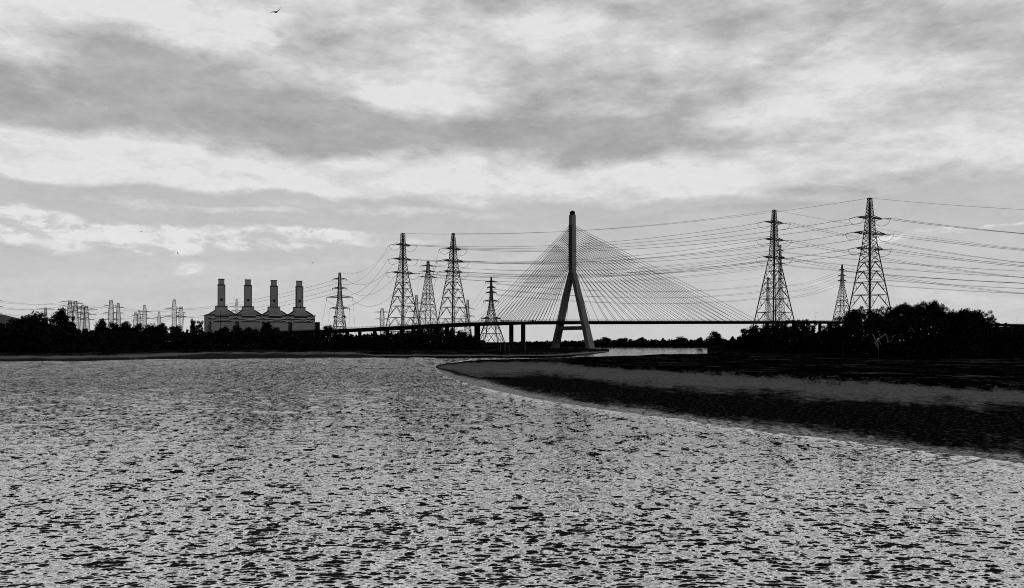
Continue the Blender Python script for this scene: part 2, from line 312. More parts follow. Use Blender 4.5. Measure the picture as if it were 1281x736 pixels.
# ------------------------------------------------------------------ river
def river():
    pxs = np.concatenate([np.arange(-6000, -1500, 300), np.arange(-1500, -200, 25), np.arange(-200, 1481, 1.35), np.arange(1500, 2800, 25), np.arange(2800, 7300, 300)])
    pys = np.concatenate([np.array([428.35, 428.8, 429.5, 430.5, 432, 434, 436, 438, 440]), np.arange(441, 445, .6), np.arange(445, 760, .38), np.geomspace(762, 2200, 60)])
    PX, PY = np.meshgrid(pxs, pys, indexing='ij'); Y = CH * F / (PY - HY); X = (PX - CX) / F * Y
    dpy = np.gradient(pys)[None, :] * np.ones_like(PX); dY = Y ** 2 / (CH * F) * dpy; dX = np.gradient(pxs)[:, None] / F * Y
    Zz = np.zeros_like(X); REM = np.zeros_like(X); rng = np.random.RandomState(3)
    gust = np.ones_like(X)
    for i in range(10):
        a = rng.uniform(0, 6.28); l = rng.uniform(9, 45); th = rng.normal(1.57, .5); gust += .035 * np.sin((np.cos(th) * X * .5 + np.sin(th) * Y) * 6.283 / l + a)
    # calmer water along the shore
    e0 = np.array([RT(p, 0) for p in pxs])[:, None]; near = np.clip((PY - e0) / (.10 * (e0 - HY) + 1), 0, 1); near = np.where(PX < 545, 1, .2 + .8 * near)
    WX = X + .3 * np.sin(Y * .31 + X * .2); WY = Y + .16 * np.sin(X * .47 + 2) + .06 * np.sin(X * 1.13 + Y * .2)
    for i in range(110):
        lam = float(np.exp(rng.uniform(math.log(.09), math.log(.5)))); th = rng.normal(math.pi / 2 + .10, .36)
        if i >= 94: lam = float(np.exp(rng.uniform(math.log(1.0), math.log(3.2)))); th = rng.normal(math.pi / 2 + .22, .22)
        kk = 2 * math.pi / lam; kx, ky = kk * math.cos(th), kk * math.sin(th)
        slope = .040 if i < 94 else .013; A = slope / kk
        fil = np.exp(-((abs(ky) * dY) / 3.0) ** 2 - ((abs(kx) * dX) / 3.0) ** 2)
        ph = kx * WX + ky * WY + rng.uniform(0, 6.28); s = np.sin(ph)
        Zz += A * fil * (s + .28 * np.cos(2 * ph)); REM += (1 - fil) / 110
    Zz *= gust * near
    nx, ny = X.shape
    me = bpy.data.meshes.new('river'); nv = nx * ny; me.vertices.add(nv)
    me.vertices.foreach_set('co', np.stack([X, Y, Zz], -1).astype(np.float32).ravel())
    idx = np.arange(nv).reshape(nx, ny); q = np.stack([idx[:-1, 1:], idx[1:, 1:], idx[1:, :-1], idx[:-1, :-1]], -1).reshape(-1, 4)
    nf = len(q); me.loops.add(nf * 4); me.loops.foreach_set('vertex_index', q.ravel().astype(np.int32)); me.polygons.add(nf)
    me.polygons.foreach_set('loop_start', np.arange(0, nf * 4, 4, dtype=np.int32)); me.polygons.foreach_set('use_smooth', np.ones(nf, bool)); me.update(calc_edges=True)
    ca = me.attributes.new('calm', 'FLOAT', 'POINT'); ca.data.foreach_set('value', (near * np.clip(gust, .5, 1.6) * (.30 + .87 * REM) / (1 + (Y / 170) ** 1.5)).astype(np.float32).ravel())
    fa = me.attributes.new('fetch', 'FLOAT', 'POINT'); fa.data.foreach_set('value', np.clip(Y / 250, 0, 1).astype(np.float32).ravel())
    m = bpy.data.materials.new('river_water'); m.use_nodes = True; t = m.node_tree; b = t.nodes['Principled BSDF']
    geo = t.nodes.new('ShaderNodeNewGeometry'); at = t.nodes.new('ShaderNodeAttribute'); at.attribute_name = 'calm'
    def slope(scale, sx, sy, amp, off, det=3):
        n = noise_tex(geo.outputs['Position'], scale, det, sx, sy, .6, tree=t, off=off)
        s = t.nodes.new('ShaderNodeVectorMath'); s.operation = 'SUBTRACT'; t.links.new(n.outputs['Color'], s.inputs[0]); s.inputs[1].default_value = (.5, .5, .5)
        k = t.nodes.new('ShaderNodeVectorMath'); k.operation = 'MULTIPLY'; t.links.new(s.outputs[0], k.inputs[0]); k.inputs[1].default_value = (amp * .3, amp, 0); return k.outputs[0]
    dist = t.nodes.new('ShaderNodeVectorMath'); dist.operation = 'LENGTH'; t.links.new(geo.outputs['Position'], dist.inputs[0])
    vs = [slope(4.5, .6, 1.1, WAT[0], (0, 0, 0)), slope(2.8, .8, .8, WAT[1], (5, 1, 0)), slope(1.7, .8, .3, WAT[2], (2, 8, 0)), slope(.6, 1.3, .16, WAT[3], (1, 3, 0), 2)]
    op = t.nodes.new('ShaderNodeAttribute'); op.attribute_name = 'fetch'
    for i, (lo_, hi_) in ((2, (.1, .35)), (3, (.35, .8))):
        k = t.nodes.new('ShaderNodeVectorMath'); k.operation = 'SCALE'; t.links.new(vs[i], k.inputs[0]); t.links.new(mapr(op.outputs['Fac'], lo_, hi_, .15, 1, True, tree=t), k.inputs[3]); vs[i] = k.outputs[0]
    a = None
    for v in vs:
        if a is None: a = v; continue
        k = t.nodes.new('ShaderNodeVectorMath'); k.operation = 'ADD'; t.links.new(a, k.inputs[0]); t.links.new(v, k.inputs[1]); a = k.outputs[0]
    k = t.nodes.new('ShaderNodeVectorMath'); k.operation = 'SCALE'; t.links.new(a, k.inputs[0]); t.links.new(at.outputs['Fac'], k.inputs[3])
    k2 = t.nodes.new('ShaderNodeVectorMath'); k2.operation = 'ADD'; t.links.new(k.outputs[0], k2.inputs[0]); t.links.new(geo.outputs['Normal'], k2.inputs[1])
    k3 = t.nodes.new('ShaderNodeVectorMath'); k3.operation = 'NORMALIZE'; t.links.new(k2.outputs[0], k3.inputs[0])
    t.links.new(k3.outputs[0], b.inputs['Normal'])
    b.inputs['Base Color'].default_value = (.0015, .0015, .0015, 1); b.inputs['Roughness'].default_value = .06; b.inputs['IOR'].default_value = WAT[4]
    me.materials.append(m); o = bpy.data.objects.new('river', me); COL.objects.link(o); o['kind'] = 'structure'
WAT = (2.2, 5.2, 6.6, 5.2, 14.0)
river()
# ------------------------------------------------------------------ cable-stayed bridge
TH = R(35); C0 = Vector((51.5, 750, 0)); D = Vector((math.cos(TH), math.sin(TH), 0)); NV = Vector((math.sin(TH), -math.cos(TH), 0))
br = empty('cable_stayed_bridge', (C0.x, C0.y, 0))
tag(br, 'concrete cable-stayed bridge with one A-shaped tower and a long low deck over the river', 'bridge')
def bpart(mb, name, mat, parent=None, smooth=False):
    mb.v = [(x - C0.x, y - C0.y, z) for x, y, z in mb.v]
    return mb.build(name, mat, parent or br, smooth)
def prism(mb, c0, c1, a, b, wa0, wb0, wa1, wb1):      # tapered bar between two centres, half widths along a and b
    pts = [c0 + a * sx * wa0 + b * sy * wb0 for sx, sy in ((-1,-1),(1,-1),(1,1),(-1,1))] + [c1 + a * sx * wa1 + b * sy * wb1 for sx, sy in ((-1,-1),(1,-1),(1,1),(-1,1))]
    mb.poly(pts, [(3,2,1,0),(4,5,6,7),(0,1,5,4),(1,2,6,5),(2,3,7,6),(3,0,4,7)])
dl = [(-900, None)]
dpts = []                                            # deck centre line, left to right
for px, Y, py in [(300, 1120, 415.5), (350, 1010, 415), (400, 900, 413.6), (430, 850, 412.4), (470, 790, 410.6), (510, 745, 408.3), (553, 715, 405.8), (597, 700, 403.9), (647, 700, 402.6)]:
    dpts.append(P(px, py, Y))
for t_, z_ in ((-55, 23.8), (0, 24.6), (80, 25.7), (160, 26.8), (230, 27.7), (300, 28.7), (362, 29.4), (500, 30.2), (700, 30.6), (1000, 30.8)):
    q = C0 + D * t_; q.z = z_ ; dpts.append(q)
# smooth the centre line
def catmull(pts, n=6):
    out = []
    for i in range(len(pts) - 1):
        p0, p1, p2, p3 = pts[max(i-1, 0)], pts[i], pts[i+1], pts[min(i+2, len(pts)-1)]
        for k in range(n):
            t = k / n; out.append(.5 * ((2*p1) + (p2-p0)*t + (2*p0-5*p1+4*p2-p3)*t*t + (3*p1-p0-3*p2+p3)*t**3))
    out.append(pts[-1]); return out
dc = catmull(dpts)
DW = 13.0
def ribbon(line, prof):   # prof = list of (side offset, dz)
    mb = MB(); n = len(prof)
    for i, p in enumerate(line):
        d = (line[min(i+1, len(line)-1)] - line[max(i-1, 0)]); d.z = 0; d.normalize(); s = Vector((d.y, -d.x, 0))
        for off, dz in prof: mb.v.append(tuple(p + s * off + Vector((0, 0, dz))))
    for i in range(len(line) - 1):
        for j in range(n): mb.f.append((i*n+j, (i+1)*n+j, (i+1)*n+(j+1) % n, i*n+(j+1) % n))
    mb.f.append(tuple(range(n))); mb.f.append(tuple(range((len(line)-1)*n, len(line)*n))[::-1])
    return mb
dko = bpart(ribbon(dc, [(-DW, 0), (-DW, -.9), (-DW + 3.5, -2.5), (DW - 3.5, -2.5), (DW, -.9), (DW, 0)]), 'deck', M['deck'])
for s in (-1, 1):
    mb = ribbon(dc, [(s*(DW-.1)-.08, 1.0), (s*(DW-.1)-.08, 1.16), (s*(DW-.1)+.08, 1.16), (s*(DW-.1)+.08, 1.0)])
    m2 = ribbon(dc, [(s*(DW-.1)-.05, .5), (s*(DW-.1)-.05, .6), (s*(DW-.1)+.05, .6), (s*(DW-.1)+.05, .5)]); mb.poly(m2.v, m2.f)
    for i in range(len(dc) - 1):
        for q in range(4):
            p = dc[i].lerp(dc[i+1], q / 4); d = (dc[i+1] - dc[i]); d.z = 0; d.normalize(); sv = Vector((d.y, -d.x, 0)) * s * (DW - .1)
            mb.bar(p + sv + Vector((0, 0, .003)), p + sv + Vector((0, 0, 1.0)), .12)
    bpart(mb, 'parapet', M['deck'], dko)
Z = Vector((0, 0, 1))
# tower
mast = MB(); prism(mast, C0 + Z*60, C0 + Z*66, D, NV, 2.3, 5.0, 2.2, 3.3); prism(mast, C0 + Z*66.002, C0 + Z*115.2, D, NV, 2.2, 2.5, 1.95, 2.2)
mo = bpart(mast, 'mast', M['concrete'])
cap = MB(); prism(cap, C0 + Z*115.205, C0 + Z*118.3, D, NV, 1.5, 1.7, 1.5, 1.7); prism(cap, C0 + Z*118.305, C0 + Z*119.0, D, NV, .7, .8, .7, .8); bpart(cap, 'mast_cap', M['deck'], mo)
ab = MB()
for i in range(22):
    z = 69 + i * 1.75
    for s in (-1, 1):
        w = 2.22 - .25 * (z - 66) / 49
        c = C0 + D * s * (w + .45) + Z * z; prism(ab, c, c + Z * .8, D, NV, .40, 1.7, .40, 1.7)
bpart(ab, 'anchor_blocks', M['deck'], mo)
for s in (-1, 1):
    leg = MB(); b0 = C0 + NV * s * 24.5 + Z * .2; b1 = C0 + NV * s * 3.3 + Z * 61
    prism(leg, b0, b1, D, NV, 2.9, 2.5, 2.2, 1.9); lo_ = bpart(leg, 'tower_leg', M['concrete'])
    ft = MB(); prism(ft, b0 - Z * 1.5, b0 + Z * 1.6, D, NV, 6.5, 5.5, 6.2, 5.2); bpart(ft, 'footing', M['concrete'], lo_)
cb = MB(); k_ = (61 - 19.2) / (61 - .2); hw = 3.3 + (24.5 - 3.3) * k_
prism(cb, C0 - NV * (hw - 2.4) + Z * 18.8, C0 + NV * (hw - 2.4) + Z * 18.8, D, Z, 2.2, 1.6, 2.2, 1.6); bpart(cb, 'crossbeam', M['concrete'])
# stays
def deck_at(t):
    ts = [-110, -55, 0, 80, 160, 230, 300]; zs = [23.3, 23.8, 24.6, 25.7, 26.8, 27.7, 28.7]
    q = C0 + D * t; q.z = float(np.interp(t, ts, zs)); return q
for s in (-1, 1):
    for k in range(21):
        f = k / 20
        for side, t0, t1 in ((1, 30, 226), (-1, -16, -88)):
            a = C0 + D * side * 2.6 + NV * s * 1.6 + Z * (70 + 35.5 * f)
            b_ = deck_at(t0 + (t1 - t0) * f) + NV * s * (DW - .9) + Z * .3
            mb = MB(); mb.tube([a, b_], .17, 5); bpart(mb, 'stay_cable', M['stay'])
# piers: two columns each
def pier(p, d, sep=6.2):
    sv = Vector((d.y, -d.x, 0)).normalized(); dd = Vector((d.x, d.y, 0)).normalized(); o1 = None
    for s in (-1, 1):
        mb = MB(); c = Vector((p.x, p.y, 0)) + sv * s * sep
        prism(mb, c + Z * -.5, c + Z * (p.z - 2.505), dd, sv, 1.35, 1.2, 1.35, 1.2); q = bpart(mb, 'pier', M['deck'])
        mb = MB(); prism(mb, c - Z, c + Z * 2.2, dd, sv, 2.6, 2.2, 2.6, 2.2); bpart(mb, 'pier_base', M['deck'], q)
for px in (647, 597, 553, 512, 475, 442, 410, 375):
    best = min(range(len(dc) - 1), key=lambda i: abs(CX + F * dc[i].x / dc[i].y - px)); pier(dc[best], dc[best + 1] - dc[best], 3.2 if px == 597 else 6.2)
for t_ in (262, 305, 350, 400, 450, 520, 600): q = C0 + D * t_; q.z = float(np.interp(t_, [230, 300, 362, 500, 700], [27.7, 28.7, 29.4, 30.2, 30.6])); pier(q, D)
# lamp columns on the deck
lamp_i = 0
ORD = ['first','second','third','fourth','fifth','sixth','seventh','eighth','ninth','tenth','eleventh','twelfth','thirteenth','fourteenth','fifteenth','sixteenth','seventeenth','eighteenth','nineteenth','twentieth'] + ['twenty-' + w for w in ('first','second','third','fourth','fifth','sixth','seventh','eighth','ninth')] + ['thirtieth']
def lamp_proto():
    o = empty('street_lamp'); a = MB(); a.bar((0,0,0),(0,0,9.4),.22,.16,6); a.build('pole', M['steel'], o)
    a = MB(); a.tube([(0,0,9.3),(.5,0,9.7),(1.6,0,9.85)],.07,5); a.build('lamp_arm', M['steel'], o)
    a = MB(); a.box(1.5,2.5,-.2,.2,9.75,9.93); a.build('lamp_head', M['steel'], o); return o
def dup(root):
    r = root.copy(); COL.objects.link(r)
    for ch in root.children:
        c = ch.copy(); COL.objects.link(c); c.parent = r
        for g in ch.children:
            e = g.copy(); COL.objects.link(e); e.parent = c
    return r
lp0 = lamp_proto(); spots = [(t_, 1) for t_ in (262, 305, 350, 400, 640, 690, 745, 800)]
for i, (t_, s) in enumerate(spots):
    o = lp0 if i == 0 else dup(lp0)
    q = C0 + D * t_; q.z = float(np.interp(t_, [230, 300, 362, 500, 700, 1000], [27.7, 28.7, 29.4, 30.2, 30.6, 30.8]))
    q += NV * -(DW - .8); o.location = q; o.rotation_euler = (0, 0, TH - R(90))
    tag(o, ('thin lamp on the deck right of the stays, %s from left' % ORD[i]) if i < 4 else ('thin lamp on the road at far right edge, %s from left' % ORD[i-4]), 'street lamp', 'street lamps along the bridge road')
# ------------------------------------------------------------------ pylons
PY = {}
def pylon(key, label, px, top, Y, prof, arms, phi, base_z=1.0, group='electricity pylons', leg=.55, br_=.26, ladder=False, string=8.0, loops=True, apx=None, dense=1.35, detail=True, drops=False):
    """prof: list of (photo row, half width in px) from top down; arms: (row, half width px)"""
    s = Y / F; X = gx(px, Y)
    root = empty('electricity_pylon', (X, Y, base_z), phi); tag(root, label, 'pylon', group)
    vaz = math.atan2(X, Y); pa = phi + vaz                                   # angle of the arms to the picture plane
    fw = abs(math.cos(pa)) + abs(math.sin(pa)); fa = max(.35, abs(math.cos(pa)))
    zs = [zof(py, Y) - base_z for py, _ in prof]; hw = [h * s / fw for _, h in prof]
    # extend to the ground
    k = (hw[-1] - hw[-2]) / (zs[-2] - zs[-1]); zs.append(0.0); hw.append(hw[-1] + k * zs[-2])
    zz = zs[::-1]; hh = hw[::-1]
    W_ = lambda z: float(np.interp(z, zz, hh))
    ztop = zs[0]; armz = sorted(zof(a[0], Y) - base_z for a in arms)
    lv = [0.0]
    while lv[-1] < ztop - .5:
        z = lv[-1]; st = max(2 * W_(z) * (.55 if dense > 1 else .8), 2.2) * dense / 1.35; nz = z + st
        for a in armz:
            if z < a - .5 and abs(nz - a) < st * .5: nz = a
        lv.append(min(nz, ztop))
    mb = MB(); cs = ((-1,-1),(1,-1),(1,1),(-1,1))
    pt = lambda z, c: Vector((c[0] * W_(z), c[1] * W_(z), z))
    for i in range(len(lv) - 1):
        a, b = lv[i], lv[i+1]; big = W_(a) > 5
        f = max(.5, min(1, .45 + W_(a) / 12))
        for j in range(4):
            c, d = cs[j], cs[(j+1) % 4]
            mb.bar(pt(a, c), pt(b, c), leg * f)
            mb.bar(pt(b, c), pt(b, d), br_ * (1.3 if big else .8))
            if big:                                                             # K panels with secondary members low down
                mid = (pt(b, c) + pt(b, d)) / 2
                mb.bar(pt(a, c), mid, br_); mb.bar(pt(a, d), mid, br_)
                q1 = pt(a, c).lerp(mid, .5); q2 = pt(a, d).lerp(mid, .5); h = (a + b) / 2
                mb.bar(q1, pt(h, c), br_ * .7); mb.bar(q2, pt(h, d), br_ * .7); mb.bar(q1, pt(b, c), br_ * .6); mb.bar(q2, pt(b, d), br_ * .6)
            else:
                mb.bar(pt(a, c), pt(b, d), br_ * .8); mb.bar(pt(a, d), pt(b, c), br_ * .8)
    for c in cs: mb.bar(pt(0, c) - Vector((0, 0, 1.5)), pt(0, c), leg * 1.8)
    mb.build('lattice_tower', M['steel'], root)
    if ladder:
        m = MB(); m.bar((-.3, .3, 0), (-.3, .3, ztop - 3), .45); m.bar((.5, -.3, 0), (.5, -.3, ztop - 3), .3); m.build('lift_shaft', M['steel'], root)
    tips = {}; mat = root.matrix_basis.copy(); mat = Matrix.Translation(Vector((X, Y, base_z))) @ Matrix.Rotation(phi, 4, 'Z')
    for ai, (py, h) in enumerate(arms):
        z = zof(py, Y) - base_z; al = h * s / fa; w = W_(z); hgt = max(1.4, al * .16)
        for sd in (-1, 1):
            m = MB(); tip = Vector((sd * al, 0, z - .1 + al * .04))
            for c in (-1, 1):
                lo_ = Vector((sd * w, c * w, z)); up = Vector((sd * W_(z + hgt), c * W_(z + hgt), z + hgt))
                m.bar(lo_, tip, br_ * 1.7); m.bar(up, tip, br_ * 1.3); pv = lo_
                ns = 4 if detail else 2
                for q in range(1, ns):
                    f = q / ns; l_ = lo_.lerp(tip, f); u_ = up.lerp(tip, f); m.bar(pv, u_, br_ * .6); m.bar(l_, u_, br_ * .55); pv = l_
            for q in (.0, .25, .5, .75):
                m.bar(Vector((sd*w, -w, z)).lerp(tip, q), Vector((sd*w, w, z)).lerp(tip, min(.98, q + .2)), br_ * .55)
            ao = m.build('cross_arm', M['steel'], root)
            if detail and string > 0:
                for l in (-1, 1):
                    e = tip + Vector((0, l * string, -.5)); m = MB(); m.tube([tip + (e - tip) * q / 8 for q in range(9)], [.16 if q % 2 else .30 for q in range(9)], 6); m.build('insulator', M['glass'], ao)
                if loops:
                    m = MB(); m.tube([tip + Vector((0, string * (q / 6 - 1), -.5 - (1 - (q / 6 - 1) ** 2) ** .5 * string * .62)) for q in range(13)], .13, 5); m.build('jumper_loop', M['wire'], ao)
                for l in (-1, 1): tips[(ai, sd, l)] = mat @ (tip + Vector((0, l * string, -.5)))
            else:
                il = max(1.5, al * .22) if detail else 1.6
                m = MB(); m.bar(tip, tip - Vector((0, 0, il)), .4 if detail else .5); m.build('insulator', M['glass'], ao)
                for l in (-1, 1): tips[(ai, sd, l)] = mat @ (tip - Vector((0, 0, il)))
            tips[(ai, sd, 0)] = mat @ tip
    tips['top'] = mat @ Vector((0, 0, ztop)); tips['phi'] = phi
    PY[key] = tips; return root
G1 = 'tall lattice pylons of the river crossing'
pylon('P1', 'tall lattice pylon left of the bridge, the left one of the two tallest there', 504, 292, 800,
      [(292, 2.6), (307, 3.2), (324, 4.2), (341, 6.2), (360, 10), (411, 21.5)], [(307, 10), (325, 11.5), (342, 13.5)], R(48), group=G1, ladder=True, leg=.6, br_=.3)
pylon('P2', 'tall lattice pylon left of the bridge, the right one of the two tallest there', 567, 292, 800,
      [(292, 1.8), (311, 4.0), (326, 5.2), (340, 7.0), (409, 20.5)], [(312, 10), (327, 13), (340.5, 12)], R(45), group=G1, ladder=True, leg=.6, br_=.3)
pylon('R1', 'tall slender lattice pylon rising just right of where the bridge stays end', 968.5, 263, 720,
      [(263, 2.3), (279, 3.6), (300, 4.6), (323, 6.6), (400, 23.5)], [(279, 11), (300.5, 12), (323, 13)], R(32), base_z=2, group=G1, ladder=True, leg=.6, br_=.3)
pylon('R2', 'tallest and nearest lattice pylon, rising behind the trees on the right bank', 1088, 248, 600,
      [(248, 2.6), (273, 5.0), (293, 7.0), (312, 9.6), (387, 24)], [(273.5, 15), (293, 19), (312, 16)], R(24), base_z=2.5, group=G1, ladder=True, leg=.55, br_=.27, string=7)
pylon('P3', 'smaller lattice pylon standing between the two tallest pylons left of the bridge', 535.5, 327, 1090,
      [(327, 1.6), (340, 2.6), (350, 4.2), (409, 13)], [(333, 8), (340, 9), (347, 10)], R(35), group=G1, leg=.6, br_=.35, string=5)
pylon('P4', 'wide-legged pylon with many short arms seen through the bridge viaduct', 614.5, 347, 880,
      [(347, .8), (378, 2.4), (398, 6.0), (429, 17)], [(353, 7.5), (360, 5), (366.5, 6.5), (377, 9.5), (399, 12)], R(20), group=G1, leg=.65, br_=.42, string=0, dense=1.0)
pylon('P5', 'lattice pylon with cables dropping to the ground right of the four chimneys', 425, 341, 900,
      [(341, 1.3), (349, 1.8), (373, 2.8), (411, 8)], [(349.5, 8.5), (361, 9), (372.5, 16), (386, 12), (397, 8)], R(-5), group=G1, leg=.6, br_=.36, string=0)
pylon('R3', 'small distant lattice pylon just left of the tallest right-bank pylon', 1053.5, 331, 1100,
      [(331, .9), (345, 1.6), (358, 2.8), (400, 11)], [(338, 3.5), (345, 4.5), (351.5, 4.8)], R(10), group=G1, leg=.6, br_=.34, string=0)
G2 = 'small far pylons on the skyline'
def small(key, label, px, top, Y, hw0, hw1, arms, phi=.3, base=409, k=1.0):
    return pylon(key, label, px, top, Y, [(top, hw0), (top + (base - top) * .45, hw0 * 1.6 + .3), (base, hw1)], arms, phi, group=G2, leg=.5 * k, br_=.28 * k, string=0, detail=False, dense=1.3)
small('R4', 'thin pylon whose top shows behind the slender right-bank pylon', 976, 307, 1150, 1.3, 7, [(314, 4.5), (322, 5.5), (330, 6)], k=.9)
small('R5', 'short pylon seen low through the legs of the slender right-bank pylon', 960.5, 347, 1400, 1.0, 6, [(355, 4), (363, 5), (371, 5)], k=.9)
small('S1', 'short pylon half hidden behind the left one of the two tallest left pylons', 521, 369, 1300, 1.3, 6, [(380, 12), (390, 9), (398, 7)])
small('S2', 'short pylon left of the tallest pylons, beside the viaduct', 478, 386, 1450, 1.6, 2.6, [(391, 9), (399.5, 9)])
small('S3', 'short pylon between the right tall left-bank pylon and the wide-legged pylon', 585, 375, 1350, 1.1, 4, [(386, 7), (396, 9)])
small('S4', 'far pylon peeping up between the first and second power station chimneys', 296, 374, 1500, 1.0, 3, [(384.5, 9), (389, 6)])
small('L0', 'far pylon cut by the left edge of the photo', -5, 372, 1500, 1.6, 4, [(376, 6), (384, 7), (392, 6)])
small('L1', 'far pylon with raised arms just above the leftmost tall tree', 57, 385, 1500, 1.0, 3, [(387, 9)])
small('L2', 'left-hand one of the crowded far pylons beside the bushy tree pair', 87.5, 376, 1450, 1.7, 3.4, [(378, 10), (383.5, 12), (389, 9)])
small('L3', 'second of the four crowded far pylons beside the bushy tree pair', 94.5, 377, 1450, 1.7, 3.8, [(380, 8), (386, 9), (391, 8)])
small('L4', 'third of the four crowded far pylons beside the bushy tree pair', 103.5, 382, 1480, 1.6, 3.8, [(385, 7), (392, 8), (398, 7)])
small('L5', 'right-hand one of the crowded far pylons, with long drooping arms', 108, 383, 1480, 1.6, 4, [(387.5, 13), (394, 11), (400, 9)])
small('L6', 'left and taller of the far pylon pair above the pale houses', 139, 376, 1400, 1.8, 2.8, [(383, 8), (392, 8.5), (400, 8)])
small('L7', 'right and shorter of the far pylon pair above the pale houses', 148, 379.5, 1400, 1.3, 2.8, [(385, 6.5), (392, 6.5), (399.5, 6.5)])
small('L8', 'tiny faint pylon, leftmost of the small cluster left of the chimneys', 169.5, 391, 1900, 1.2, 2.6, [(395, 4), (402, 5)])
small('L9', 'tiny faint pylon touching the left arm of the pointed far pylon', 174, 388, 1900, 1.2, 2.6, [(394, 5), (401, 5)])
small('L10', 'pointed far pylon in the middle of the small cluster left of the chimneys', 181, 382, 1600, 1.4, 2.2, [(390, 6.5), (398.5, 9)])
small('L11', 'faint far pylon standing alone between the pointed one and the blocky pair', 199, 390, 1800, 1.0, 1.6, [(397.5, 6)])
small('L12', 'taller of the blocky far pylon pair left of the chimneys', 218, 375, 1350, 1.6, 2.6, [(386.5, 10), (396.5, 12)])
small('L13', 'shorter of the blocky far pylon pair left of the chimneys', 226.5, 384, 1400, 1.7, 2.4, [(391.5, 5), (396.5, 6)])
# ------------------------------------------------------------------ power cables
def cable(a, b, sag, label, group, r=.11):
    a = Vector(a); b = Vector(b); n = 26
    pts = [a.lerp(b, i / n) - Vector((0, 0, 4 * sag * (i / n) * (1 - i / n))) for i in range(n + 1)]
    m = MB(); m.tube([p - a for p in pts], r, 4); o = m.build('power_cable', M['wire']); o.location = a
    return tag(o, label, 'cable', group)
LEV = ['top', 'middle', 'bottom', 'fourth', 'lowest']
def near(t, ai, sd, q):      # the string end of an arm nearest to a point
    return min((t[(ai, sd, l)] for l in (-1, 1)), key=lambda p: (p - q).length)
def span(ka, kb, na, nb, sag, levels=3, r=.11, earth=True, la=0, lb=0):
    A, B = PY[ka], PY[kb]; g = 'cables from %s to %s' % (na, nb)
    for i in range(levels):
        for sd in (-1, 1):
            p = A[(i + la, sd, 0)]; q = B[(i + lb, sd, 0)]
            cable(near(A, i + la, sd, q), near(B, i + lb, sd, p), sag, '%s %s cable from %s to %s' % (LEV[i], 'left-arm' if sd < 0 else 'right-arm', na, nb), g, r)
    if earth: cable(A['top'], B['top'], sag * .8, 'thin earth wire between tops of %s and %s' % (na, nb), g, r * .7)
def runoff(k, name, to, dz, sag, levels=3, r=.11, earth=True, side='right'):
    A = PY[k]; to = Vector(to); g = 'cables from %s out of the %s edge' % (name, side)
    for i in range(levels):
        for sd in (-1, 1):
            p = A[(i, sd, 0)]; off = Vector((p.x - A['top'].x, p.y - A['top'].y, 0)); q = Vector((to.x, to.y, p.z + dz)) + off
            cable(near(A, i, sd, q), q, sag, '%s %s cable from %s off the %s edge' % (LEV[i], 'left-arm' if sd < 0 else 'right-arm', name, side), g, r)
    if earth: cable(A['top'], Vector((to.x, to.y, A['top'].z + dz)), sag * .8, 'thin earth wire from the top of %s out of the %s edge' % (name, side), g, r * .7)
span('P1', 'R1', 'the leftmost giant pylon', 'the slender right pylon', 9, r=.12)
span('P2', 'R2', 'the second giant pylon', 'the nearest right pylon', 9, r=.12)
span('P1', 'P5', 'the leftmost giant pylon', 'the chimney-side pylon', 16, r=.11)
span('P2', 'S1', 'the second giant pylon', 'the half-hidden pylon', 22, r=.10, earth=False)
span('P3', 'R4', 'the mid-left pylon', 'the thin hidden pylon', 14, r=.12)
span('P4', 'R5', 'the wide-legged pylon', 'the short hidden pylon', 10, r=.11)
span('S3', 'P4', 'the little viaduct pylon', 'the wide-legged pylon', 8, levels=2, r=.10, earth=False)
runoff('R1', 'the slender right pylon', (900, 1000), -12, 20)
runoff('R2', 'the nearest right pylon', (760, 420), -10, 24)
runoff('R4', 'the thin hidden pylon', (1150, 1250), -20, 14, r=.12)
runoff('R3', 'the small right pylon', (1150, 1150), -12, 12, r=.12)
span('R5', 'R3', 'the short hidden pylon', 'the small right pylon', 8, r=.11, earth=False)
span('L0', 'L2', 'the edge pylon', 'the crowded far pylon', 4, r=.13, earth=False)
span('L2', 'L6', 'the crowded far pylon', 'the pylon above the houses', 4, r=.12, earth=False)
span('L6', 'L12', 'the pylon above the houses', 'the blocky far pylon', 5, levels=2, r=.12, earth=False)
span('L10', 'L13', 'the pointed far pylon', 'the shorter blocky pylon', 5, levels=2, r=.11, earth=False)
span('L12', 'P5', 'the blocky far pylon', 'the chimney-side pylon', 7, levels=2, r=.12, earth=False)
for i, (ai, sd, tx) in enumerate(((2, -1, -9), (2, 1, 5), (3, -1, -5), (3, 1, 2))):
    a = PY['P5'][(ai, sd, 0)]; cable(a - Z * 2, (a.x + tx, a.y - 5, 3), 1.5, '%s cable dropping to the ground on the %s of the pylon beside the chimneys' % (('outer' if ai == 2 else 'inner'), 'left' if sd < 0 else 'right'), 'cables dropping to the ground right of the chimneys', .08)
